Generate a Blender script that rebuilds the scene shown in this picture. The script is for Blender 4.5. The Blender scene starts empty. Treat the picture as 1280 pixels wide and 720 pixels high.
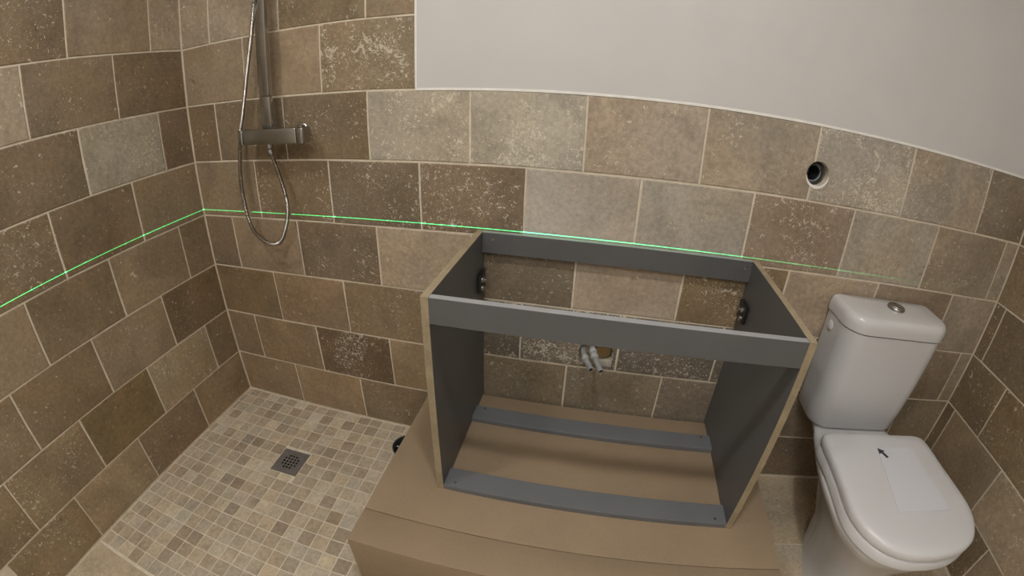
import bpy, bmesh, math, random
from mathutils import Vector, Matrix
from mathutils.geometry import delaunay_2d_cdt

random.seed(7)
scene = bpy.context.scene
COL = scene.collection

# ------------------------------------------------------------------ camera
# wide action-camera lens: real fisheye projection, theta as a polynomial of sensor radius
cd = bpy.data.cameras.new('camera')
cam = bpy.data.objects.new('camera', cd)
COL.objects.link(cam)
CAM = Vector((1.41951, -1.17389, 1.23860))
RIGHT = Vector((0.978884, 0.202290, 0.029420))
DOWN = Vector((0.114394, -0.422813, -0.898968))
FWD = Vector((-0.169413, 0.883351, -0.437025))
m = Matrix.Identity(4)
for i in range(3):
    m[i][0] = RIGHT[i]
    m[i][1] = -DOWN[i]
    m[i][2] = -FWD[i]
    m[i][3] = CAM[i]
cam.matrix_world = m
cd.type = 'PANO'
cd.sensor_fit = 'HORIZONTAL'
cd.sensor_width = 36.0
cd.lens = 16
cd.clip_start = 0.01
pano = cd if hasattr(cd, 'panorama_type') else cd.cycles
pano.panorama_type = 'FISHEYE_LENS_POLYNOMIAL'
pano.fisheye_fov = math.radians(175)
pano.fisheye_polynomial_k0 = 0.0
pano.fisheye_polynomial_k1 = -0.06366833612935241
pano.fisheye_polynomial_k2 = -8.047791155412651e-06
pano.fisheye_polynomial_k3 = 1.9219907764818965e-05
pano.fisheye_polynomial_k4 = -2.935218123969668e-07
scene.camera = cam

# ------------------------------------------------------------------ world, lights, exposure
w = bpy.data.worlds.new('world')
scene.world = w
w.use_nodes = True
w.node_tree.nodes['Background'].inputs[0].default_value = (0.8, 0.85, 1.0, 1)
w.node_tree.nodes['Background'].inputs[1].default_value = 0.05

def area(name, loc, size, power, col):
    l = bpy.data.lights.new(name, 'AREA')
    l.shape = 'DISK'
    l.size = size
    l.energy = power
    l.color = col
    o = bpy.data.objects.new(name, l)
    o.location = loc
    COL.objects.link(o)
    return o

area('ceiling_downlight', (1.47, -0.95, 2.385), 0.11, 10, (1.0, 0.985, 0.955))
area('shower_downlight', (0.42, -1.0, 2.385), 0.11, 7.5, (1.0, 0.975, 0.93))
area('added_fill_light', (1.25, -2.05, 2.385), 0.80, 19, (1.0, 1.0, 0.995))  # added fill that lifts the lower walls, not a known fitting

# green cross-line laser standing out of view: a point source that only shines in the level plane
ll = bpy.data.lights.new('laser_level_beam', 'POINT')
ll.energy = 650
ll.color = (0.04, 1.0, 0.36)
ll.shadow_soft_size = 0.0005
ll.use_nodes = True
nt = ll.node_tree
em = nt.nodes.get('Emission')
tc = nt.nodes.new('ShaderNodeTexCoord')
sx = nt.nodes.new('ShaderNodeSeparateXYZ')
ab = nt.nodes.new('ShaderNodeMath'); ab.operation = 'ABSOLUTE'
lt = nt.nodes.new('ShaderNodeMath'); lt.operation = 'LESS_THAN'; lt.inputs[1].default_value = 0.0007
mu = nt.nodes.new('ShaderNodeMath'); mu.operation = 'MULTIPLY'; mu.inputs[1].default_value = 1.0
nt.links.new(tc.outputs['Normal'], sx.inputs[0])
nt.links.new(sx.outputs[2], ab.inputs[0])
nt.links.new(ab.outputs[0], lt.inputs[0])
# the fan of light is aimed at the shower corner and fades towards its right end
fan = nt.nodes.new('ShaderNodeVectorMath'); fan.operation = 'DOT_PRODUCT'; fan.inputs[1].default_value = (-0.55, 0.835, 0.0)
fad = nt.nodes.new('ShaderNodeMapRange'); fad.inputs[1].default_value = 0.12; fad.inputs[2].default_value = 0.85
fad.inputs[3].default_value = 0.05; fad.inputs[4].default_value = 1.0
nt.links.new(tc.outputs['Normal'], fan.inputs[0])
nt.links.new(fan.outputs['Value'], fad.inputs[0])
nt.links.new(fad.outputs[0], mu.inputs[1])
nt.links.new(lt.outputs[0], mu.inputs[0])
nt.links.new(mu.outputs[0], em.inputs['Strength'])
lo = bpy.data.objects.new('laser_level_beam', ll)
lo.location = (1.15, -1.12, 0.8356)
COL.objects.link(lo)

vs = scene.view_settings
vs.view_transform = 'Standard'
vs.look = 'None'
vs.gamma = 1.0
vs.use_curve_mapping = False
vs.exposure = -0.06

# ------------------------------------------------------------------ materials
def lin(c):
    return tuple((v / 255 / 12.92) if v / 255 <= 0.04045 else ((v / 255 + 0.055) / 1.055) ** 2.4 for v in c)

class NT:
    def __init__(s, name):
        s.m = bpy.data.materials.new(name)
        s.m.use_nodes = True
        s.t = s.m.node_tree
        s.b = s.t.nodes['Principled BSDF']
    def n(s, kind, **kw):
        nd = s.t.nodes.new('ShaderNode' + kind)
        for k, v in kw.items():
            setattr(nd, k, v)
        return nd
    def l(s, a, b):
        s.t.links.new(a, b)
    def val(s, sock, v):
        if hasattr(v, 'is_output'):
            s.l(v, sock)
        else:
            sock.default_value = v
    def math(s, op, a, b=0.0, clamp=False):
        nd = s.n('Math', operation=op, use_clamp=clamp)
        s.val(nd.inputs[0], a)
        s.val(nd.inputs[1], b)
        return nd.outputs[0]
    def noise(s, vec, scale, detail=2.0, rough=0.5, dist=0.0):
        nd = s.n('TexNoise')
        s.l(vec, nd.inputs['Vector'])
        nd.inputs['Scale'].default_value = scale
        nd.inputs['Detail'].default_value = detail
        nd.inputs['Roughness'].default_value = rough
        nd.inputs['Distortion'].default_value = dist
        return nd.outputs[0]
    def ramp(s, v, a, b, lo=0.0, hi=1.0):
        nd = s.n('MapRange')
        nd.interpolation_type = 'SMOOTHSTEP'
        s.val(nd.inputs[0], v)
        s.val(nd.inputs[1], a)
        s.val(nd.inputs[2], b)
        nd.inputs[3].default_value = lo
        nd.inputs[4].default_value = hi
        return nd.outputs[0]
    def mix(s, f, a, b, mode='MIX'):
        nd = s.n('Mix', data_type='RGBA', blend_type=mode)
        s.val(nd.inputs[0], f)
        s.val(nd.inputs[6], a)
        s.val(nd.inputs[7], b)
        return nd.outputs[2]
    def gray(s, v):
        nd = s.n('CombineColor')
        for i in range(3):
            s.val(nd.inputs[i], v)
        return nd.outputs[0]
    def bump(s, h, strength, dist):
        nd = s.n('Bump')
        nd.inputs['Strength'].default_value = strength
        nd.inputs['Distance'].default_value = dist
        s.l(h, nd.inputs['Height'])
        s.l(nd.outputs[0], s.b.inputs['Normal'])
    def coords(s, kind='Object', rnd=False):
        tcn = s.n('TexCoord')
        v = tcn.outputs[kind]
        if rnd:
            oi = s.n('ObjectInfo')
            cx = s.n('CombineXYZ')
            s.l(s.math('MULTIPLY', oi.outputs['Random'], 37.0), cx.inputs[0])
            s.l(s.math('MULTIPLY', oi.outputs['Random'], 91.0), cx.inputs[1])
            s.l(s.math('MULTIPLY', oi.outputs['Random'], 53.0), cx.inputs[2])
            va = s.n('VectorMath', operation='ADD')
            s.l(v, va.inputs[0])
            s.l(cx.outputs[0], va.inputs[1])
            v = va.outputs[0]
        return v

def plain(name, col, rough=0.5, metal=0.0, noise_amt=0.06, scale=14, bump=0.0, bscale=120, spec=0.5):
    k = NT(name)
    v = k.coords()
    n1 = k.noise(v, scale, 3)
    c = k.mix(1.0, (*col, 1), k.gray(k.ramp(n1, 0.25, 0.75, 1 - noise_amt, 1 + noise_amt)), 'MULTIPLY')
    k.l(c, k.b.inputs['Base Color'])
    k.b.inputs['Roughness'].default_value = rough
    k.b.inputs['Metallic'].default_value = metal
    k.b.inputs['Specular IOR Level'].default_value = spec
    if bump:
        k.bump(k.noise(v, bscale, 3), bump, 0.001)
    return k.m

def travertine(name, speck_scale=100.0, cream=(200, 193, 176)):
    """object colour = stone tone, object alpha = how many filled pits it shows"""
    k = NT(name)
    v = k.coords('Object', True)
    oi = k.n('ObjectInfo')
    base = oi.outputs['Color']
    dens = oi.outputs['Alpha']
    big = k.noise(v, 6.0, 4, 0.55, 0.6)
    med = k.noise(v, 75.0, 6, 0.72)
    hue = k.noise(v, 4.0, 2)
    c = k.mix(1.0, base, k.gray(k.ramp(big, 0.22, 0.78, 0.80, 1.18)), 'MULTIPLY')
    c = k.mix(1.0, c, k.gray(k.ramp(med, 0.25, 0.75, 0.80, 1.20)), 'MULTIPLY')
    c = k.mix(k.ramp(hue, 0.35, 0.7), k.mix(1.0, c, (1.02, 0.99, 0.95, 1), 'MULTIPLY'), k.mix(1.0, c, (0.97, 1.0, 1.05, 1), 'MULTIPLY'))
    clus = k.noise(v, 9.0, 3, 0.6)
    sp = k.noise(v, speck_scale, 2.5, 0.55, 0.9)
    thr = k.math('SUBTRACT', 0.715, k.math('MULTIPLY', dens, k.ramp(clus, 0.34, 0.66, 0.045, 0.165)))
    pit = k.ramp(k.math('SUBTRACT', sp, thr), 0.0, 0.035)
    sp2 = k.noise(v, speck_scale * 2.3, 2.0, 0.5, 0.5)
    pit2 = k.ramp(k.math('SUBTRACT', sp2, k.math('ADD', thr, 0.01)), 0.0, 0.03, 0.0, 0.75)
    sp3 = k.noise(v, 30.0, 3.0, 0.6, 1.2)
    pit3 = k.ramp(k.math('SUBTRACT', sp3, k.math('ADD', thr, 0.035)), 0.0, 0.03, 0.0, 0.85)
    pits = k.math('MAXIMUM', k.math('MAXIMUM', pit, pit2), pit3)
    cr = k.mix(0.25, (*[x * 1.5 for x in lin(cream)], 1), base)
    c = k.mix(k.math('MULTIPLY', pits, 0.72), c, cr)
    dk = k.ramp(k.noise(v, 34.0, 4, 0.65, 0.5), 0.37, 0.27, 0.0, 0.62)
    c = k.mix(k.math('MULTIPLY', dk, k.ramp(clus, 0.45, 0.6)), c, k.mix(1.0, c, (0.42, 0.38, 0.33, 1), 'MULTIPLY'))
    k.l(c, k.b.inputs['Base Color'])
    k.b.inputs['Roughness'].default_value = 0.55
    k.b.inputs['Specular IOR Level'].default_value = 0.35
    k.bump(k.math('ADD', k.math('MULTIPLY', med, 0.5), k.math('MULTIPLY', dk, -0.8)), 0.35, 0.0015)
    return k.m

G = 1.68
def alb(c, g=None):
    lum = 0.3 * c[0] + 0.59 * c[1] + 0.11 * c[2]
    c = tuple(x + (lum - x) * 0.20 for x in c)
    return tuple(min(0.92, x * (g or G)) for x in lin(c))

M = {}
M['stone'] = travertine('travertine')
M['chip'] = travertine('travertine_mosaic', 110.0, (176, 162, 138))
M['grout'] = plain('grout', alb((172, 160, 139)), 0.85, 0, 0.10, 40, 0.3, 300)
M['paint'] = plain('white_wall_paint', (0.63, 0.612, 0.595), 0.7, 0, 0.02, 6, 0.15, 220)
M['caulk'] = plain('white_caulk', (0.88, 0.85, 0.80), 0.6, 0, 0.06, 30, 0.2, 90)
M['ceil'] = plain('ceiling_paint', (0.78, 0.77, 0.74), 0.8, 0, 0.02, 5)
M['grey'] = plain('grey_laminate', (0.106, 0.107, 0.109), 0.42, 0, 0.05, 9, 0.05, 400)
M['grey_bottom'] = plain('bottom_rail_grey', (0.150, 0.154, 0.160), 0.42, 0, 0.05, 9, 0.05, 400)  # bottom rails only, paler than the rest of the cabinet
M['grey_lit_top'] = plain('lit_top_grey', (0.33, 0.33, 0.335), 0.45, 0, 0.04, 20)  # overhead light on the rail tops, put into the colour
M['ceramic'] = plain('white_ceramic', (0.63, 0.62, 0.615), 0.14, 0, 0.01, 4)
M['plastic'] = plain('white_plastic', (0.68, 0.67, 0.675), 0.3, 0, 0.01, 4)
M['chrome'] = plain('brushed_chrome', (0.42, 0.42, 0.415), 0.27, 1.0, 0.04, 30)
M['hose'] = plain('steel_hose', (0.36, 0.33, 0.295), 0.3, 1.0, 0.08, 60)
M['steel'] = plain('drain_steel', (0.30, 0.29, 0.285), 0.48, 0.75, 0.12, 60)
M['dark'] = plain('dark_cavity', (0.018, 0.016, 0.014), 0.9, 0, 0.2, 30)
M['black_pvc'] = plain('dark_grey_pipe', (0.045, 0.05, 0.052), 0.4, 0, 0.1, 30)
M['pvc'] = plain('grey_pipe', (0.33, 0.335, 0.335), 0.4, 0, 0.15, 60)
M['collar'] = plain('pale_collar', (0.50, 0.505, 0.50), 0.35, 0, 0.15, 90)
M['copper'] = plain('copper_end', (0.42, 0.27, 0.18), 0.4, 0.7, 0.15, 90)
M['foam'] = plain('ochre_foam', (0.30, 0.20, 0.075), 0.9, 0, 0.2, 50, 0.4, 120)
M['plaster'] = plain('grey_mortar', (0.42, 0.39, 0.35), 0.9, 0, 0.15, 60, 0.5, 150)
M['ink'] = plain('dark_ink', (0.035, 0.035, 0.042), 0.5, 0, 0.02, 20)
M['film'] = plain('pale_film', (0.71, 0.715, 0.75), 0.25, 0, 0.01, 8)
M['bracket'] = plain('bracket_metal', (0.70, 0.70, 0.70), 0.22, 1.0, 0.25, 80)
M['bracket_black'] = plain('bracket_black', (0.012, 0.012, 0.012), 0.4, 0, 0.1, 50)

def wood_edge():
    k = NT('raw_chipboard_edge')
    v = k.coords()
    n1 = k.noise(v, 160, 4, 0.7)
    n2 = k.noise(v, 20, 2)
    a = k.mix(k.ramp(n1, 0.3, 0.7), (0.30, 0.235, 0.145, 1), (0.36, 0.29, 0.185, 1))
    c = k.mix(1.0, a, k.gray(k.ramp(n2, 0.3, 0.7, 0.9, 1.1)), 'MULTIPLY')
    k.l(c, k.b.inputs['Base Color'])
    k.b.inputs['Roughness'].default_value = 0.8
    k.bump(n1, 0.3, 0.0008)
    return k.m
M['raw'] = wood_edge()

def cardboard():
    k = NT('brown_cardboard')
    v = k.coords()
    mp = k.n('Mapping')
    mp.inputs['Scale'].default_value = (2.0, 90.0, 90.0)
    k.l(v, mp.inputs['Vector'])
    n1 = k.noise(mp.outputs[0], 2.0, 3)
    n2 = k.noise(v, 3.5, 4, 0.6)
    n3 = k.noise(v, 260, 2)
    c = k.mix(1.0, (0.30, 0.217, 0.136, 1), k.gray(k.ramp(n2, 0.25, 0.75, 0.92, 1.07)), 'MULTIPLY')
    c = k.mix(1.0, c, k.gray(k.ramp(n3, 0.2, 0.8, 0.95, 1.05)), 'MULTIPLY')
    k.l(c, k.b.inputs['Base Color'])
    k.b.inputs['Roughness'].default_value = 0.75
    k.bump(n1, 0.12, 0.001)
    return k.m
M['card'] = cardboard()
M['tape'] = plain('brown_packing_tape', (0.30, 0.19, 0.10), 0.25, 0, 0.05, 20)

# ------------------------------------------------------------------ builders
WORLD = {}

def link(o, parent, origin):
    COL.objects.link(o)
    WORLD[o.name] = Vector(origin)
    if parent is not None:
        o.parent = parent
        o.location = Vector(origin) - WORLD[parent.name]
    else:
        o.location = origin
    return o

def tag(o, label=None, cat=None, group=None, kind=None):
    for k, v in (('label', label), ('category', cat), ('group', group), ('kind', kind)):
        if v:
            o[k] = v
    return o

def thing(name, loc, label, cat, group=None):
    o = bpy.data.objects.new(name, None)
    o.empty_display_size = 0.05
    link(o, None, Vector(loc))
    return tag(o, label, cat, group)

def finish(name, bm, mats, parent=None, smooth=None, origin=None):
    """bm in world coordinates -> one mesh object with its origin at the box centre"""
    if origin is None:
        lo_ = [min(v.co[i] for v in bm.verts) for i in range(3)]
        hi_ = [max(v.co[i] for v in bm.verts) for i in range(3)]
        origin = Vector([(a + b) / 2 for a, b in zip(lo_, hi_)])
    bmesh.ops.translate(bm, verts=bm.verts, vec=-Vector(origin))
    me = bpy.data.meshes.new(name)
    bm.to_mesh(me)
    bm.free()
    for mm in (mats if isinstance(mats, (list, tuple)) else [mats]):
        me.materials.append(mm)
    if smooth is not None:
        me.shade_smooth()
        me.set_sharp_from_angle(angle=math.radians(smooth))
    o = bpy.data.objects.new(name, me)
    return link(o, parent, origin)

def bm_box(x0, x1, y0, y1, z0, z1, bevel=0.0, seg=1, bm=None):
    bm = bm or bmesh.new()
    r = bmesh.ops.create_cube(bm, size=1.0)
    vs_ = r['verts']
    for v in vs_:
        v.co = Vector((x0 + (v.co.x + .5) * (x1 - x0), y0 + (v.co.y + .5) * (y1 - y0), z0 + (v.co.z + .5) * (z1 - z0)))
    if bevel:
        es = list({e for v in vs_ for e in v.link_edges})
        bmesh.ops.bevel(bm, geom=es, offset=bevel, segments=seg, profile=0.5, affect='EDGES')
    return bm

def bm_loft(rings, cap0=True, cap1=True, bm=None):
    bm = bm or bmesh.new()
    vr = [[bm.verts.new(p) for p in r] for r in rings]
    n = len(vr[0])
    for a, b in zip(vr, vr[1:]):
        for i in range(n):
            j = (i + 1) % n
            bm.faces.new((a[i], a[j], b[j], b[i]))
    if cap0:
        bm.faces.new(list(reversed(vr[0])))
    if cap1:
        bm.faces.new(vr[-1])
    bmesh.ops.recalc_face_normals(bm, faces=bm.faces)
    return bm

def bm_cyl(p0, p1, r0, r1=None, n=24, caps=True, bm=None):
    r1 = r0 if r1 is None else r1
    p0, p1 = Vector(p0), Vector(p1)
    d = (p1 - p0).normalized()
    a = d.orthogonal().normalized()
    b = d.cross(a)
    ring = lambda p, r: [p + a * (r * math.cos(t)) + b * (r * math.sin(t)) for t in (2 * math.pi * i / n for i in range(n))]
    return bm_loft([ring(p0, r0), ring(p1, r1)], caps, caps, bm)

def bm_lathe(p0, axis, prof, n=24, cap0=False, cap1=False):
    """prof: list of (distance along axis, radius)"""
    p0 = Vector(p0)
    d = Vector(axis).normalized()
    a = d.orthogonal().normalized()
    b = d.cross(a)
    rings = [[p0 + d * s + a * (r * math.cos(t)) + b * (r * math.sin(t)) for t in (2 * math.pi * i / n for i in range(n))] for s, r in prof]
    return bm_loft(rings, cap0, cap1)

def catmull(pts, per=12):
    pts = [Vector(p) for p in pts]
    out = []
    P = [pts[0] * 2 - pts[1]] + pts + [pts[-1] * 2 - pts[-2]]
    for i in range(1, len(P) - 2):
        a, b, c, d = P[i - 1:i + 3]
        for k in range(per):
            t = k / per
            out.append(0.5 * ((2 * b) + (c - a) * t + (2 * a - 5 * b + 4 * c - d) * t * t + (3 * b - a - 3 * c + d) * t ** 3))
    out.append(pts[-1])
    return out

def resample(pts, step):
    out = [pts[0]]
    acc = 0
    for a, b in zip(pts, pts[1:]):
        L = (b - a).length
        if L == 0:
            continue
        while acc + step <= L + 1e-9:
            acc += step
            out.append(a + (b - a) * (acc / L))
        acc -= L
    return out

def bm_tube(pts, rad, n=10, caps=True):
    rings = []
    up = None
    for i, p in enumerate(pts):
        d = (pts[min(i + 1, len(pts) - 1)] - pts[max(i - 1, 0)]).normalized()
        a = d.orthogonal().normalized() if up is None else (up - d * up.dot(d)).normalized()
        up = a
        b = d.cross(a)
        r = rad(i) if callable(rad) else rad
        rings.append([p + a * (r * math.cos(2 * math.pi * k / n)) + b * (r * math.sin(2 * math.pi * k / n)) for k in range(n)])
    return bm_loft(rings, caps, caps)

def cut(o, cutter_bms):
    """subtract closed shapes (world coordinates) from a mesh object"""
    tmp = []
    for cb in cutter_bms:
        me = bpy.data.meshes.new('cutter')
        cb.to_mesh(me)
        c = bpy.data.objects.new('cutter', me)
        COL.objects.link(c)
        md = o.modifiers.new('cut', 'BOOLEAN')
        md.operation = 'DIFFERENCE'
        md.solver = 'EXACT'
        md.object = c
        tmp.append(c)
    bpy.context.view_layer.update()
    dg = bpy.context.evaluated_depsgraph_get()
    new = bpy.data.meshes.new_from_object(o.evaluated_get(dg))
    o.modifiers.clear()
    o.data = new
    for c in tmp:
        me = c.data
        bpy.data.objects.remove(c)
        bpy.data.meshes.remove(me)

def slab_mesh(name, du, dv, t, u, v, nrm, mat, jit=0.0009, cham=0.0022):
    """tile piece centred at the origin; u, v span the face, nrm points out of it; front face at +0, back at -t"""
    u, v, nrm = Vector(u), Vector(v), Vector(nrm)
    hu, hv = du / 2, dv / 2
    base = [(-hu, -hv), (0, -hv), (hu, -hv), (hu, 0), (hu, hv), (0, hv), (-hu, hv), (-hu, 0)]
    out = [(a + random.uniform(-jit, jit), b + random.uniform(-jit, jit)) for a, b in base]
    ins = [(a * (1 - cham / max(hu, .004)), b * (1 - cham / max(hv, .004))) for a, b in out]
    P = lambda q, h: u * q[0] + v * q[1] + nrm * h
    rings = [[P(q, -t) for q in out], [P(q, -cham * 0.5) for q in out], [P(q, 0) for q in ins]]
    bm = bm_loft(rings, False, True)
    me = bpy.data.meshes.new(name)
    bm.to_mesh(me)
    bm.free()
    me.materials.append(mat)
    return me

def place(name, me, parent, loc, col, dens):
    o = bpy.data.objects.new(name, me)
    link(o, parent, Vector(loc))
    o.color = (*alb(col), dens)
    return o

def struct(name, bm, mats, label, cat, **kw):
    o = finish(name, bm, mats, **kw)
    return tag(o, label, cat, kind='structure')

# ------------------------------------------------------------------ the room
XR, YF, ZC = 2.82, -2.7, 2.40      # right wall, wall behind the camera, ceiling
ROW, PIT, GAP = 0.2035, 0.3071, 0.0058
ROWZ = [0.0065] + [ROW * k for k in range(1, 13)]
XW = 0.912                          # the tall tiling of the shower ends here
ZT = ROWZ[6]

HOLE_W = (2.002, 1.094, 0.033)      # round waste hole in the wall: x, z, radius
PH = (1.413, 1.521, 0.421, 0.500)   # hole for the supply pipes: x0, x1, z0, z1
FH = (0.838, -0.096, 0.062)         # hole in the shower floor

def rrect2(x0, x1, z0, z1, r, n=6):
    pts = []
    for cx, cz, a0 in ((x1 - r, z1 - r, 0), (x0 + r, z1 - r, 90), (x0 + r, z0 + r, 180), (x1 - r, z0 + r, 270)):
        for i in range(n + 1):
            a = math.radians(a0 + 90 * i / n)
            pts.append((cx + r * math.cos(a), cz + r * math.sin(a)))
    return pts

def hole_round():
    return bm_cyl((HOLE_W[0], -0.02, HOLE_W[1]), (HOLE_W[0], 0.10, HOLE_W[1]), HOLE_W[2], n=40)

def hole_pipes():
    o = rrect2(*PH, 0.03)
    return bm_loft([[(a, -0.02, b) for a, b in o], [(a, 0.075, b) for a, b in o]])

wall_back = struct('wall_back', bm_box(-0.12, XR + 0.12, 0.002, 0.14, -0.1, ZC), M['grout'],
                   'back wall carrying the travertine tiles, cream joints between them', 'wall')
cut(wall_back, [hole_round(), hole_pipes()])
wall_upper = struct('wall_upper', bm_box(XW, XR, -0.0005, 0.0018, ZT, ZC), M['paint'],
                    'white painted upper part of the back wall above the tiles', 'wall')
wall_left = struct('wall_left', bm_box(-0.14, -0.002, YF, 0.0019, -0.1, ZC), M['grout'],
                   'left shower wall covered with brown travertine tiles', 'wall')
wall_right = struct('wall_right', bm_box(XR + 0.002, XR + 0.12, YF, 0.0019, -0.1, ZC), M['grout'],
                    'right side wall beyond the toilet', 'wall')
wall_right_upper = struct('wall_right_upper', bm_box(XR - 0.0005, XR + 0.0018, YF, 0.0, ZT, ZC), M['paint'],
                          'white painted upper part of the right side wall', 'wall')
wall_front = struct('wall_front', bm_box(-0.14, XR + 0.12, YF - 0.1, YF, -0.1, ZC), M['paint'],
                    'white wall behind the viewer', 'wall')
ceiling = struct('ceiling', bm_box(-0.14, XR + 0.12, YF - 0.1, 0.14, ZC, ZC + 0.1), M['ceil'],
                 'white ceiling of the bathroom', 'ceiling')
floor = struct('floor', bm_box(-0.002, XR + 0.002, YF, 0.002, -0.12, -0.0015), M['grout'],
               'bathroom floor of beige stone with pale joints', 'floor')

# white sealing bead between paint and tiles
bm = bm_box(XW - 0.002, XR, -0.0014, -0.0004, ZT - 0.0035, ZT + 0.0035, 0.0004)
struct('trim_1', bm, M['caulk'], 'white sealant bead along the top edge of the tiles', 'trim')
bm = bm_box(XW - 0.003, XW + 0.003, -0.0014, -0.0004, ZT + 0.004, ZC, 0.0004)
struct('trim_2', bm, M['caulk'], 'upright white sealant bead beside the tall shower tiles', 'trim')

# ---- wall tiles ------------------------------------------------------------
TH = 0.0019
full_b = [slab_mesh('tile', PIT - GAP, ROW - GAP, TH, (1, 0, 0), (0, 0, 1), (0, -1, 0), M['stone']) for _ in range(6)]
full_s = [slab_mesh('tile', PIT - GAP, ROW - GAP, TH, (0, 1, 0), (0, 0, 1), (1, 0, 0), M['stone']) for _ in range(6)]
full_r = [slab_mesh('tile', PIT - GAP, ROW - GAP, TH, (0, -1, 0), (0, 0, 1), (-1, 0, 0), M['stone']) for _ in range(6)]

# tone (as seen) and density of filled pits, read tile by tile from the corner outwards
T7 = [((124, 106, 82), .15), ((126, 108, 84), .15), ((116, 99, 74), .95)]
BACK = {
    6: (.1443, [((108, 88, 62), .3), ((112, 94, 70), .35), ((108, 90, 65), .45), ((150, 138, 119), .8), ((150, 141, 124), .9), ((148, 131, 110), .55), ((143, 127, 106), .5), ((147, 136, 121), .95), ((140, 126, 108), .7), ((120, 104, 84), .5)]),
    5: (.3012, [((120, 102, 78), .1), ((110, 92, 68), .6), ((103, 88, 68), .65), ((110, 92, 70), .7), ((148, 137, 123), .2), ((143, 132, 115), .3), ((123, 105, 86), .75), ((142, 129, 111), .45), ((128, 112, 92), .5), ((140, 126, 108), .5)]),
    4: (.148, [((102, 85, 64), .2), ((120, 102, 80), .2), ((104, 87, 66), .6), ((139, 121, 99), .4), ((99, 87, 69), .6), ((140, 123, 103), .25), ((112, 93, 66), .7), ((138, 121, 100), .4), ((118, 100, 80), .4), ((130, 114, 94), .4)]),
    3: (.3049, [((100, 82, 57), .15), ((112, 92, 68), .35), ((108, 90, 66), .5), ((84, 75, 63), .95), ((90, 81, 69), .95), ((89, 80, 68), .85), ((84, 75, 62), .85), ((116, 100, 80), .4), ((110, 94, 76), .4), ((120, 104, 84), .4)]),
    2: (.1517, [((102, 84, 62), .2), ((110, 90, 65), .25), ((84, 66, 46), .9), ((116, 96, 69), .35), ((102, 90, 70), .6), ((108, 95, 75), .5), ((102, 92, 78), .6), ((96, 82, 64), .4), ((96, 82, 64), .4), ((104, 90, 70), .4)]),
    1: (.3087, [((112, 92, 67), .2), ((116, 96, 71), .2), ((100, 84, 62), .5), ((110, 94, 72), .4), ((106, 90, 70), .4), ((108, 92, 72), .4), ((104, 90, 70), .4), ((92, 78, 60), .4), ((90, 76, 58), .4), ((104, 90, 70), .4)]),
}
SHADES = [((112, 94, 70), .4), ((120, 102, 78), .25), ((102, 85, 62), .5), ((132, 116, 94), .5), ((108, 90, 64), .6)]
rs = random.Random(3)
CUTTILES = []
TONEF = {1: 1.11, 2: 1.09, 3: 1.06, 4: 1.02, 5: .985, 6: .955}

def add_back(x0, x1, z0, z1, tone):
    if abs((x1 - x0) - PIT) < 0.004 and abs((z1 - z0) - ROW) < 0.004:
        me = rs.choice(full_b)
    else:
        me = slab_mesh('tile', x1 - x0 - GAP, z1 - z0 - GAP, TH, (1, 0, 0), (0, 0, 1), (0, -1, 0), M['stone'])
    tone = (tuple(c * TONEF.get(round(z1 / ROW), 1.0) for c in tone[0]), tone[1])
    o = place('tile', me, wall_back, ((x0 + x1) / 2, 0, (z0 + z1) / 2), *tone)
    hx, hz, hr = HOLE_W
    if x0 - hr < hx < x1 + hr and z0 - hr < hz < z1 + hr:
        CUTTILES.append((o, hole_round))
    if x0 < PH[1] and x1 > PH[0] and z0 < PH[3] and z1 > PH[2]:
        CUTTILES.append((o, hole_pipes))

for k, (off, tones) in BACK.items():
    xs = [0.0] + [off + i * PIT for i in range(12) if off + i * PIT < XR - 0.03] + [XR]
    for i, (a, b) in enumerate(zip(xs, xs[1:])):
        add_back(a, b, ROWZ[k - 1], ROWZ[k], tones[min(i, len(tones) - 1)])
for k in range(7, 12):
    xs = [0, .30, .604, XW] if k % 2 else [0, .146, .453, .760, XW]
    for i, (a, b) in enumerate(zip(xs, xs[1:])):
        add_back(a, b, ROWZ[k - 1], ROWZ[k] if k < 11 else ZC, T7[i] if k == 7 else rs.choice(SHADES))
for o, h in CUTTILES:
    o.data = o.data.copy()
    cap = bmesh.new()
    cap.from_mesh(o.data)
    bmesh.ops.holes_fill(cap, edges=cap.edges, sides=0)
    bmesh.ops.recalc_face_normals(cap, faces=cap.faces)
    cap.to_mesh(o.data)
    cap.free()
    cut(o, [h()])

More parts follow.
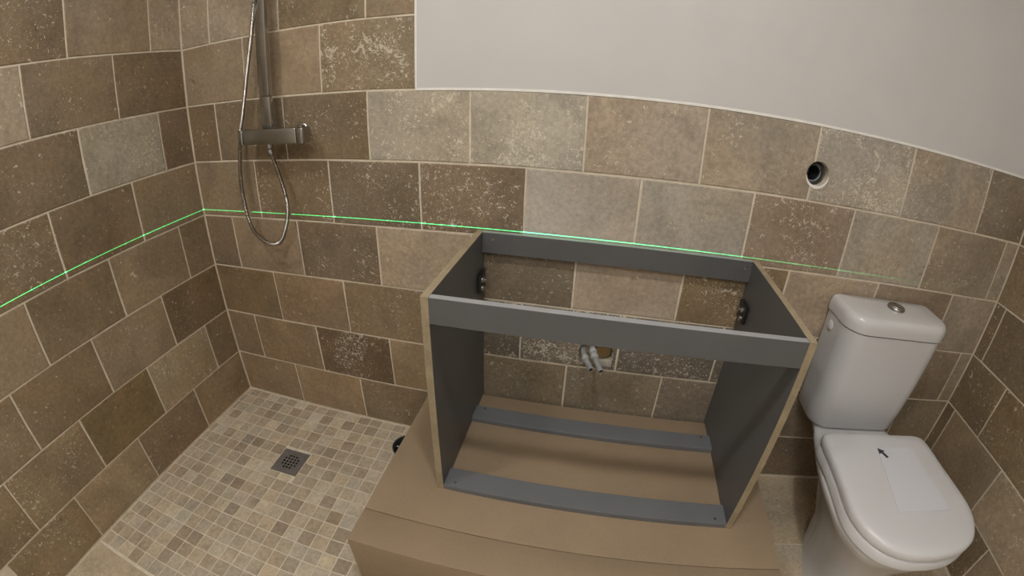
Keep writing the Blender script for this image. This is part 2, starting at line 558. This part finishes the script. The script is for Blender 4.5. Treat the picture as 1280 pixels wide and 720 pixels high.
LEFT = {
    7: [((102, 84, 60), .35), ((110, 92, 68), .4)],
    6: [((108, 88, 64), .35), ((138, 127, 107), .6), ((108, 90, 66), .4)],
    5: [((116, 98, 72), .25), ((104, 86, 62), .3)],
    4: [((110, 93, 70), .25), ((116, 99, 75), .35), ((104, 88, 64), .3)],
    3: [((95, 77, 54), .45), ((114, 97, 74), .35), ((104, 86, 62), .3)],
    2: [((100, 82, 59), .3), ((122, 106, 80), .6), ((96, 79, 50), .25)],
    1: [((110, 92, 67), .3), ((102, 84, 62), .45), ((118, 101, 76), .4)],
}
for k in range(1, 12):
    ys = [0.0, -0.135] if k % 2 == 0 else [0.0]
    if k % 2:
        ys += [-0.287 - i * PIT for i in range(4)]
    else:
        ys += [-0.135 - PIT * (i + 1) for i in range(4)]
    for i, (a, b) in enumerate(zip(ys, ys[1:])):
        z0, z1 = ROWZ[k - 1], ROWZ[k] if k < 11 else ZC
        tone = LEFT[k][i] if k in LEFT and i < len(LEFT[k]) else rs.choice(SHADES)
        a_ = a - 0.0025 if i == 0 else a
        if abs((a_ - b) - PIT) < 0.004 and abs((z1 - z0) - ROW) < 0.004:
            me = rs.choice(full_s)
        else:
            me = slab_mesh('tile', a_ - b - GAP, z1 - z0 - GAP, TH, (0, 1, 0), (0, 0, 1), (1, 0, 0), M['stone'])
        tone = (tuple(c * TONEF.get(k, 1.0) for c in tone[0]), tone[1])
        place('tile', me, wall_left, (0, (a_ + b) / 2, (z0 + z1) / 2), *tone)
for k in range(1, 7):
    ys = [0.0] + [(-0.2 if k % 2 else -0.05) - i * PIT for i in range(5)]
    for a, b in zip(ys, ys[1:]):
        z0, z1 = ROWZ[k - 1], ROWZ[k]
        if abs((a - b) - PIT) < 0.004 and abs((z1 - z0) - ROW) < 0.004:
            me = rs.choice(full_r)
        else:
            me = slab_mesh('tile', a - b - GAP, z1 - z0 - GAP, TH, (0, -1, 0), (0, 0, 1), (-1, 0, 0), M['stone'])
        place('tile', me, wall_right, (XR, (a + b) / 2, (z0 + z1) / 2), *rs.choice(SHADES))

# ---- floor: shower mosaic and larger tiles ---------------------------------
P = 0.0515
ROT = 0.028                       # the mosaic sheets lie a touch askew
DR = (0.4475, -0.3155, 0.0555)    # drain centre and half size
MX1, MY1 = 0.985, -0.925
cr_, sr_ = math.cos(ROT), math.sin(ROT)

def sheet(u, v):
    return (0.0215 + u * cr_ - v * sr_ * 1.0, -0.043 + u * sr_ * 0.12 + v * cr_)

chip_meshes = [slab_mesh('mosaic_chip', P - 0.0042, P - 0.0042, 0.0014, (cr_, sr_ * 0.12, 0), (-sr_, cr_, 0), (0, 0, 1), M['chip'], 0.0008, 0.0014) for _ in range(8)]
CH = [(143, 129, 107), (138, 123, 101), (147, 134, 112), (132, 117, 95), (144, 129, 106), (128, 112, 91), (149, 137, 116), (140, 125, 102)]
rest = bmesh.new()
nchip = 0
rc = random.Random(11)
for iu in range(-1, 20):
    for iv in range(-19, 2):
        u0, v0 = iu * P, (iv - 1) * P
        cx, cy = sheet(u0 + P / 2, v0 + P / 2)
        x0, x1, y0, y1 = cx - P / 2, cx + P / 2, cy - P / 2, cy + P / 2
        if x1 < 0.008 or y0 > -0.008 or x0 > MX1 - 0.01 or y1 < MY1 + 0.01:
            continue
        cutchip = False
        dm = DR[2] + 0.0015
        ox = min(x1, DR[0] + dm) - max(x0, DR[0] - dm)
        oy = min(y1, DR[1] + dm) - max(y0, DR[1] - dm)
        if ox > 0 and oy > 0:                      # chips trimmed around the drain
            if ox > P - 0.012 and oy > P - 0.012:
                continue
            if ox < oy:
                x0, x1 = (x0, DR[0] - dm) if cx < DR[0] else (DR[0] + dm, x1)
            else:
                y0, y1 = (y0, DR[1] - dm) if cy < DR[1] else (DR[1] + dm, y1)
            cutchip = True
            if min(x1 - x0, y1 - y0) < 0.011:
                continue
        if x0 < 0 or y1 > 0 or x1 > MX1 or y0 < MY1:
            x0, x1, y0, y1 = max(x0, 0), min(x1, MX1), max(y0, MY1), min(y1, 0)
            cutchip = True
        if math.hypot(cx - FH[0], cy - FH[1]) < 0.02:
            continue
        tone = rc.choice(CH)
        if rc.random() < 0.35:
            tone = CH[0]
        f_ = rc.uniform(0.97, 1.09)
        tone = tuple(t * f_ for t in tone)
        dens = rc.choice((.15, .25, .4, .6))
        if cx < 0.87 and cy > -1.0 + 0.40 * cx and nchip < 300:
            if cutchip:
                me = slab_mesh('mosaic_chip', x1 - x0 - 0.0042, y1 - y0 - 0.0042, 0.0014, (1, 0, 0), (0, 1, 0), (0, 0, 1), M['chip'], 0.0006, 0.0012)
            else:
                me = rc.choice(chip_meshes)
            o = place('mosaic_chip', me, floor, ((x0 + x1) / 2, (y0 + y1) / 2, 0.0), tone, dens)
            nchip += 1
            if math.hypot(cx - FH[0], cy - FH[1]) < FH[2] + 0.04:
                o.data = o.data.copy()
                b2 = bmesh.new()
                b2.from_mesh(o.data)
                bmesh.ops.holes_fill(b2, edges=b2.edges, sides=0)
                bmesh.ops.recalc_face_normals(b2, faces=b2.faces)
                b2.to_mesh(o.data)
                b2.free()
                cut(o, [bm_cyl((FH[0], FH[1], -0.02), (FH[0], FH[1], 0.02), FH[2], n=40)])
                if len(o.data.polygons) == 0:
                    bpy.data.objects.remove(o)
                    nchip -= 1
        elif math.hypot(cx - FH[0], cy - FH[1]) > FH[2] + 0.04:
            bm_box(x0 + .002, x1 - .002, y0 + .002, y1 - .002, -0.0014, 0.0, 0.0, 1, rest)
if len(rest.verts):
    o = finish('mosaic_field', rest, M['chip'], floor)
    o.color = (*alb(CH[0]), .3)
    o['kind'] = 'stuff'
else:
    rest.free()

FT = [((150, 134, 108), .25), ((144, 128, 102), .3), ((154, 139, 114), .2), ((147, 131, 106), .3)]
fxs = [MX1 + 0.459 * i for i in range(5)]
fxs[-1] = XR
for a, b in zip(fxs, fxs[1:]):
    for j in range(4):
        y1, y0 = -0.309 * j, -0.309 * (j + 1)
        me = slab_mesh('tile', b - a - 0.004, 0.309 - 0.004, 0.0014, (1, 0, 0), (0, 1, 0), (0, 0, 1), M['stone'], 0.0004, 0.001)
        place('tile', me, floor, ((a + b) / 2, (y0 + y1) / 2, 0), *rc.choice(FT))
for i in range(4):
    for j in range(4):
        a, b = i * MX1 / 3.2, min((i + 1) * MX1 / 3.2, MX1)
        y1, y0 = MY1 - 0.309 * j, MY1 - 0.309 * (j + 1)
        me = slab_mesh('tile', b - a - 0.004, 0.309 - 0.004, 0.0014, (1, 0, 0), (0, 1, 0), (0, 0, 1), M['stone'], 0.0004, 0.001)
        place('tile', me, floor, ((a + b) / 2, (y0 + y1) / 2, 0), *rc.choice(FT))

cut(floor, [bm_cyl((FH[0], FH[1], -0.10), (FH[0], FH[1], 0.02), FH[2], n=40),
            bm_box(DR[0] - .048, DR[0] + .048, DR[1] - .048, DR[1] + .048, -0.06, 0.02)])

# ------------------------------------------------------------------ shower drain
t = thing('shower_drain', (DR[0], DR[1], -0.0012), 'square steel floor drain with a grid of round holes in the mosaic', 'drain')
R2 = Matrix.Rotation(ROT, 2)
vs2, es2 = [], []
def loop(pts):
    s = len(vs2)
    vs2.extend(pts)
    es2.extend((s + i, s + (i + 1) % len(pts)) for i in range(len(pts)))
H_ = DR[2]
loop([Vector(p) for p in ((-H_, -H_), (H_, -H_), (H_, H_), (-H_, H_))])
HOLES = []
for i in range(-2, 3):
    for j in range(-2, 3):
        if abs(i) == 2 and abs(j) == 2:
            continue
        c = Vector((i * 0.0136, j * 0.0136))
        HOLES.append(c)
        loop([c + Vector((0.0047 * math.cos(a), -0.0047 * math.sin(a))) for a in (2 * math.pi * q / 10 for q in range(10))])
res = delaunay_2d_cdt(vs2, es2, [], 0, 1e-6)
bm = bmesh.new()
bv = [bm.verts.new((DR[0] + (R2 @ p).x, DR[1] + (R2 @ p).y, 0.0012)) for p in res[0]]
for fc in res[2]:
    c = sum((res[0][i] for i in fc), Vector((0, 0))) / len(fc)
    if any((c - h).length < 0.0045 for h in HOLES):
        continue
    bm.faces.new([bv[i] for i in fc])
bmesh.ops.recalc_face_normals(bm, faces=bm.faces)
r = bmesh.ops.extrude_face_region(bm, geom=list(bm.faces))
bmesh.ops.translate(bm, verts=[g for g in r['geom'] if isinstance(g, bmesh.types.BMVert)], vec=(0, 0, -0.0024))
bmesh.ops.recalc_face_normals(bm, faces=bm.faces)
finish('grate', bm, M['steel'], t)
bm = bm_lathe((DR[0], DR[1], -0.0575), (0, 0, 1), [(0, 0.0), (0, .030), (0.001, .045), (0.054, .046), (0.0555, .0455)], 28)
finish('sump', bm, M['dark'], t)

# ------------------------------------------------------------------ pipe stub in the floor hole
t = thing('drain_pipe', (FH[0], FH[1], -0.099), 'dark open waste pipe in the round floor hole beside the cardboard box', 'pipe')
bm = bm_lathe((FH[0], FH[1], -0.0985), (0, 0, 1), [(0.0, .001), (0.0, .0615), (0.0955, .0615), (0.0955, .0590), (0.060, .057), (0.003, .057), (0.003, .001)], 32)
finish('pipe', bm, M['black_pvc'], t, 40)
bm = bm_box(FH[0] - .056, FH[0] - .030, FH[1] + .006, FH[1] + .011, -0.029, -0.0285 + .004, 0.001)
finish('debris', bm, M['plaster'], t)

# ------------------------------------------------------------------ round waste hole in the wall
hx, hz, hr = HOLE_W
t = thing('waste_pipe', (hx, 0.055, hz), 'dark round pipe end recessed in the tiled wall above the toilet', 'pipe')
bm = bm_lathe((hx - .003, 0.099, hz - .002), (0, -1, 0), [(0, .001), (0, .0275), (.083, .0275), (.085, .0265), (.085, .0235), (.004, .0225), (.004, .001)], 36)
finish('pipe', bm, M['black_pvc'], t, 40)
bm = bm_lathe((hx - .003, 0.032, hz - .002), (0, -1, 0), [(0, .0236), (.0, .0216), (.007, .0216), (.007, .0236)], 36)
finish('seal_ring', bm, M['pvc'], t, 40)
# crescent of white filler at the lower edge of the hole
rin, rout = [], []
for i in range(21):
    a = math.radians(195 + 160 * i / 20)
    wd = 0.007 * math.sin(math.pi * i / 20) + 0.0008
    rin.append((hx + (hr - .0005) * math.cos(a), hz + (hr - .0005) * math.sin(a)))
    rout.append((hx + (hr + wd) * math.cos(a), hz + (hr + wd) * math.sin(a)))
ol = rin + rout[::-1]
bm = bm_loft([[(a, -0.0001, b) for a, b in ol], [(a, -0.0012, b) for a, b in ol]])
finish('filler', bm, M['caulk'], t)

# ------------------------------------------------------------------ supply pipes
def supply_pipe(pts, rad, collar_at, label):
    path = catmull(pts, 10)
    t_ = thing('supply_pipe', pts[0], label, 'pipe', 'water supply pipes behind the cabinet')
    finish('pipe', bm_tube(path[:-3], rad, 16), M['pvc'], t_, 40)
    d = (path[-1] - path[-5]).normalized()
    e = path[-1]
    finish('open_end', bm_lathe(e - d * .022, d, [(0, rad * 1.06), (.021, rad * 1.06), (.022, rad * 1.0), (.022, rad * .80), (.012, rad * .80)], 20), M['pvc'], t_, 40)
    finish('copper_lining', bm_lathe(e - d * .014, d, [(0, .0002), (0, rad * .79), (.0125, rad * .79), (.0125, rad * .66), (.002, rad * .66), (.002, .0002)], 18), M['copper'], t_, 40)
    finish('bore', bm_cyl(e - d * .0115, e - d * .006, rad * .65, n=16), M['dark'], t_)
    for q in collar_at:
        p = path[int(q * (len(path) - 1))]
        dq = (path[int(q * (len(path) - 1)) + 1] - p).normalized()
        finish('collar', bm_lathe(p - dq * .006, dq, [(0, rad * .9), (0, rad * 1.34), (.012, rad * 1.36), (.014, rad * 1.15), (.014, rad * .9)], 20), M['collar'], t_, 40)
supply_pipe([(1.424, 0.072, 0.470), (1.4235, 0.020, 0.470), (1.433, -0.030, 0.4685), (1.4565, -0.090, 0.4655)], 0.0080, [.72],
            'thinner grey water pipe stub with one collar in the square wall opening')
supply_pipe([(1.450, 0.072, 0.482), (1.4515, 0.020, 0.482), (1.462, -0.030, 0.475), (1.4855, -0.092, 0.4645)], 0.0086, [.55, .68],
            'thicker grey water pipe stub with two collars, nearer the ochre foam')
t = thing('opening_filler', (1.467, 0.074, 0.46), 'ochre foam filling at the back of the square wall opening', 'foam')
o = rrect2(PH[0] + .052, PH[1] - .004, PH[2] + .006, PH[3] - .004, .022)
finish('foam', bm_loft([[(a, 0.0748, b) for a, b in o], [(a, 0.045, b) for a, b in o], [(a * .9 + .1 * 1.49, 0.040, b * .9 + .1 * .46) for a, b in o]]), M['foam'], t, 30)
o = [(1.470, .4225), (1.520, .4225), (1.520, .470), (1.5165, .470), (1.5165, .434), (1.508, .4265), (1.470, .4265)]
finish('box_edge', bm_loft([[(a, 0.02, b) for a, b in o], [(a, -0.0015, b) for a, b in o]]), M['plaster'], t)

# ------------------------------------------------------------------ cardboard box carrying the cabinet
BX0, BX1, BY0, BY1, BZ = 0.927, 2.003, -0.665, -0.014, 0.2485
t = thing('cardboard_box', ((BX0 + BX1) / 2, (BY0 + BY1) / 2, 0), 'large flat brown cardboard box on the floor under the grey cabinet', 'box')
finish('carton', bm_box(BX0, BX1, BY0, BY1, 0.0006, BZ - 0.004, 0.004, 2), M['card'], t, 40)
# top: two long flaps that almost meet well in front of the cabinet
finish('flap', bm_box(BX0 + .001, BX1 - .001, -0.560, BY1 - .001, BZ - 0.0038, BZ, 0.0014, 2), M['card'], t, 40)
finish('flap', bm_box(BX0 + .001, BX1 - .001, BY0 + .001, -0.5625, BZ - 0.0038, BZ - .0003, 0.0014, 2), M['card'], t, 40)
finish('packing_tape', bm_box(BX0 + .3, BX1 - .3, BY0 - .0006, BY0 - .0001, 0.1, 0.15), M['tape'], t)

# ------------------------------------------------------------------ vanity cabinet carcass
CX0, CX1, CY0, CY1, CZ0, CZ1, TP = 1.091, 1.884, -0.438, -0.0045, 0.2490, 0.832, 0.0175
t = thing('vanity_cabinet', ((CX0 + CX1) / 2, (CY0 + CY1) / 2, CZ0), 'open grey vanity cabinet frame with raw wood edges on a cardboard box', 'cabinet')
def panel(x0, x1):
    bm = bm_box(x0, x1, CY0, CY1, CZ0, CZ1)
    bm.faces.ensure_lookup_table()
    for f in bm.faces:
        f.material_index = 0 if abs(f.normal.x) > .5 else 1
    return finish('side_panel', bm, [M['grey'], M['raw']], t)
pl = panel(CX0, CX0 + TP)
pr_ = panel(CX1 - TP, CX1)
IX0, IX1 = CX0 + TP, CX1 - TP
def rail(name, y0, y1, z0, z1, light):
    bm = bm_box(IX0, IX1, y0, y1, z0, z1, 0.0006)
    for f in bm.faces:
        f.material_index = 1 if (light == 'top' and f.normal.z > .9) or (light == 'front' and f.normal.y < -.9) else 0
    return finish(name, bm, [M['grey_bottom' if name.startswith('bottom') else 'grey'], M['grey_lit_top']], t)
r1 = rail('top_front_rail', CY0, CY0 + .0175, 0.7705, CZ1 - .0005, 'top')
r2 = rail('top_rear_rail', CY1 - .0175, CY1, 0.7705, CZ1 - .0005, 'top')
r3 = rail('bottom_front_rail', CY0, CY0 + .066, CZ0, CZ0 + .0165, '')
r4 = rail('bottom_rear_rail', -0.156, -0.094, CZ0, CZ0 + .0165, '')
def screw(x, y, z, axis, parent):
    finish('screw', bm_lathe((x, y, z), axis, [(0, .0045), (.0006, .0045), (.0010, .003), (.0004, .0015), (.0004, .0001)], 12), M['bracket'], parent, 40)
for x in (IX0 + .030, IX1 - .030):
    screw(x, CY0 + .016, CZ0 + .0165, (0, 0, 1), r3)
    screw(x, -0.105, CZ0 + .0165, (0, 0, 1), r4)
    screw(x - .0 if x < 1.5 else x + .012, CY1 - .0175, 0.812, (0, -1, 0), r2)
# hanging brackets screwed to the inner faces near the wall
for s, x in ((1, IX0), (-1, IX1)):
    hb = finish('hanging_bracket', bm_box(min(x, x + s * .012), max(x, x + s * .012), -0.082, -0.026, 0.668, 0.722, 0.003, 2), M['bracket_black'], t, 40)
    xs = x + s * .012
    for (y, z, r) in ((-.066, .706, .0085), (-.066, .680, .0085), (-.040, .693, .0065)):
        finish('adjusting_screw', bm_lathe((xs, y, z), (s, 0, 0), [(0, r), (.004, r), (.005, r * .8), (.003, r * .45), (.003, .0002)], 14), M['bracket'], hb, 40)
    finish('hook', bm_box(min(x + s * .002, x + s * .010), max(x + s * .002, x + s * .010), -0.024, -0.001, 0.688, 0.716, 0.002), M['bracket'], hb, 40)

# ------------------------------------------------------------------ toilet
TX = 2.322
t = thing('toilet', (TX, -0.33, 0), 'white close-coupled toilet with its lid down beside the grey cabinet', 'toilet')
def rr(cx, hx_, y0, y1, rf, rb, z, n=8):
    """plan ring: y0 front (more negative), y1 back"""
    pts = []
    for px, py, a0, r in ((cx + hx_ - rb, y1 - rb, 0, rb), (cx - hx_ + rb, y1 - rb, 90, rb), (cx - hx_ + rf, y0 + rf, 180, rf), (cx + hx_ - rf, y0 + rf, 270, rf)):
        for i in range(n + 1):
            a = math.radians(a0 + 90 * i / n)
            pts.append((px + r * math.cos(a), py + r * math.sin(a), z))
    return pts
rings = [rr(TX, .146, -.136, -.020, .06, .010, .3755), rr(TX, .1575, -.147, -.013, .06, .012, .3795), rr(TX, .1645, -.153, -.009, .06, .012, .392),
         rr(TX, .168, -.157, -.008, .062, .012, .46), rr(TX, .175, -.163, -.008, .062, .012, .62), rr(TX, .1775, -.1665, -.008, .062, .012, .7195)]
cis = finish('cistern', bm_loft(rings), M['ceramic'], t, 50)
rings = [rr(TX, .1755, -.164, -.008, .062, .012, .7215), rr(TX, .1815, -.1695, -.007, .064, .012, .7235), rr(TX, .1825, -.1705, -.007, .064, .012, .745),
         rr(TX, .180, -.168, -.008, .062, .012, .758), rr(TX, .174, -.162, -.010, .058, .012, .7665), rr(TX, .164, -.152, -.014, .05, .012, .7695), rr(TX, .10, -.12, -.04, .03, .012, .7705)]
lid_c = finish('cistern_lid', bm_loft(rings), M['ceramic'], t, 50)
fb = finish('flush_button', bm_lathe((TX + .012, -.072, .7700), (0, 0, 1), [(0, .028), (.006, .028), (.009, .026), (.0095, .021), (.008, .0205), (.0105, .019), (.011, .0002)], 32), M['chrome'], t, 40)
finish('button_split', bm_box(TX + .0113, TX + .0127, -.090, -.054, .7806, .7812), M['dark'], fb)
finish('side_cap', bm_lathe((TX - .1745, -.052, .685), (-1, 0, .06), [(0, .0160), (.004, .0155), (.0065, .012), (.007, .0002)], 24), M['plastic'], t, 40)

def outline(prof, z, n_extra=0, sc=1.0):
    """prof: (y, half width) from back to front; the mirrored closed ring"""
    # smooth resample with catmull
    c = catmull([(a, b, 0) for a, b in prof], 5)
    left = [(TX - max(p.y, 0.0) * sc, p.x, z) for p in c]
    right = [(TX + max(p.y, 0.0) * sc, p.x, z) for p in reversed(c[:-1])]
    return left + right
LIDP = [(-.236, .150), (-.242, .172), (-.258, .186), (-.30, .190), (-.36, .191), (-.43, .195), (-.49, .199), (-.535, .196), (-.585, .178), (-.63, .138), (-.657, .075), (-.665, .0005)]
def grow(prof, d, cy=-.45):
    return [(cy + (y - cy) * (1 + d / .21), max(hw + (d if hw > .01 else 0), .0005)) for y, hw in prof]
# bowl
RIM = [(-.012, .090), (-.016, .105), (-.06, .118), (-.13, .136), (-.165, .149), (-.205, .160), (-.27, .177), (-.36, .190), (-.43, .194), (-.50, .193), (-.56, .175), (-.615, .128), (-.645, .0005)]
def ring_at(z, yb, yf, f):
    k_ = (yf - yb) / (-.645 + .012)
    return outline([(yb + (y + .012) * k_, hw * f if hw > .01 else hw) for y, hw in RIM], z)
rings = [ring_at(.0008, -.265, -.565, .52), ring_at(.02, -.265, -.562, .50), ring_at(.10, -.24, -.555, .46), ring_at(.19, -.165, -.57, .52),
         ring_at(.27, -.075, -.60, .70), ring_at(.325, -.025, -.63, .90), outline(RIM, .358), outline(RIM, .369), outline(grow(RIM, -.006), .374), outline(grow(RIM, -.02), .375)]
bowl = finish('bowl', bm_loft(rings), M['ceramic'], t, 60)
SEATP = grow(LIDP, -.001)
rings = [outline(grow(SEATP, -.012), .3765), outline(SEATP, .383), outline(SEATP, .409), outline(grow(SEATP, -.004), .4135), outline(grow(SEATP, -.012), .4145)]
finish('seat', bm_loft(rings), M['plastic'], t, 50)
rings = [outline(grow(LIDP, -.010), .4155), outline(grow(LIDP, -.001), .4180), outline(LIDP, .424), outline(LIDP, .436), outline(grow(LIDP, -.004), .4425), outline(grow(LIDP, -.011), .4460), outline(grow(LIDP, -.03), .4475), outline(grow(LIDP, -.10), .4490)]
finish('seat_lid', bm_loft(rings), M['plastic'], t, 50)
for x in (TX - .075, TX + .105):
    hg = finish('hinge', bm_box(x - .022, x + .022, -.236, -.205, .375, .400, .004, 2), M['plastic'], t, 40)
    finish('hinge_pin', bm_cyl((x - .025, -.222, .4025), (x + .025, -.222, .4025), .006, n=14), M['chrome'], hg, 40)

# thin film with a printed arrow lying on the toilet lid
ZL = .4495
t = thing('protective_film', (2.37, -.43, ZL), 'thin pale sheet with a dark arrow at its corner on the toilet lid', 'film')
pts = [(2.292, -.318), (2.300, -.302), (2.420, -.302), (2.432, -.535), (2.252, -.535)]
finish('sheet', bm_loft([[(a, b, ZL) for a, b in pts], [(a, b, ZL + .0005) for a, b in pts]]), M['film'], t)
tip, tail = Vector((2.2945, -.3065)), Vector((2.3135, -.3435))
d2 = (tail - tip).normalized()
n2 = Vector((-d2.y, d2.x))
L2 = (tail - tip).length
hd = L2 * .50
ap = [tip, tip + d2 * hd + n2 * .0145, tip + d2 * (hd * .92) + n2 * .0052, tail + n2 * .0052, tail - n2 * .0052, tip + d2 * (hd * .92) - n2 * .0052, tip + d2 * hd - n2 * .0145]
finish('printed_arrow', bm_loft([[(p.x, p.y, ZL + .0005) for p in ap], [(p.x, p.y, ZL + .0008) for p in ap]]), M['ink'], t)

# ------------------------------------------------------------------ shower: mixer, riser, hose
MXZ0, MXZ1 = 1.0815, 1.1285
t = thing('shower_set', (.4345, -.004, 1.105), 'grey metal shower with flat riser, bar mixer and looped hose on the tiled wall', 'shower')
mx = t
finish('mixer_body', bm_box(.348, .560, -.084, -.046, MXZ0, MXZ1, .004, 3), M['chrome'], t, 40)
finish('temperature_knob', bm_box(.326, .3455, -.086, -.044, MXZ0 - .001, MXZ1 + .001, .005, 3), M['chrome'], t, 40)
kn = finish('flow_knob', bm_box(.5625, .586, -.086, -.044, MXZ0 - .001, MXZ1 + .001, .005, 3), M['chrome'], t, 40)
finish('lever', bm_box(.566, .582, -.082, -.060, MXZ1 + .001, MXZ1 + .006, .002, 2), M['chrome'], kn, 40)
for x in (.385, .525):
    finish('wall_flange', bm_lathe((x, -.0005, 1.104), (0, -1, 0), [(0, .030), (.004, .030), (.007, .026), (.010, .015), (.047, .014)], 28, True, False), M['chrome'], t, 40)
finish('hose_outlet', bm_lathe((.437, -.062, MXZ0 + .001), (0, 0, -1), [(0, .013), (.004, .013), (.004, .0105), (.014, .0105), (.016, .008)], 20, False, True), M['chrome'], t, 40)

finish('lower_tube', bm_box(.4145, .4545, -.064, -.046, MXZ1 + .0005, 1.2260, .003, 2), M['chrome'], t, 40)
finish('upper_tube', bm_box(.4150, .4540, -.0635, -.0465, 1.2268, 2.06, .003, 2), M['chrome'], t, 40)
finish('wall_bracket', bm_box(.424, .445, -.0460, -.0005, 1.93, 1.955, .003, 2), M['chrome'], t, 40)
finish('hand_shower_holder', bm_box(.408, .461, -.100, -.040, 1.595, 1.640, .006, 2), M['chrome'], t, 40)
finish('overhead_arm', bm_box(.424, .445, -.36, -.055, 2.060, 2.078, .003, 2), M['chrome'], t, 40)
finish('overhead_rose', bm_box(.325, .545, -.46, -.24, 2.045, 2.059, .004, 2), M['chrome'], t, 40)

hp = [(.4345, -.078, 1.594), (.418, -.066, 1.50), (.385, -.050, 1.40), (.352, -.040, 1.310), (.329, -.036, 1.232), (.304, -.034, 1.158), (.287, -.032, 1.117), (.281, -.032, 1.075),
      (.279, -.045, 1.005), (.288, -.060, .910), (.302, -.062, .813), (.334, -.062, .769), (.384, -.062, .747), (.430, -.062, .764), (.467, -.062, .830), (.479, -.062, .889), (.472, -.062, .946), (.453, -.062, 1.012), (.4385, -.062, 1.055)]
path = resample(catmull(hp, 16), 0.0026)
hs = finish('hose', bm_tube(path, lambda i: 0.0056 if i % 2 else 0.0074, 10), M['hose'], t, 60)
a, b = path[-1], path[-8]
d = (a - b).normalized()
finish('hose_nut', bm_lathe(a - d * .004, d, [(0, .0072), (.001, .0095), (.014, .0105), (.0155, .0085)], 18, True, True), M['chrome'], hs, 40)
a, b = path[0], path[6]
d = (b - a).normalized()
finish('hose_nut', bm_lathe(a, d, [(0, .0095), (.020, .010), (.030, .0075)], 18, True, True), M['chrome'], hs, 40)
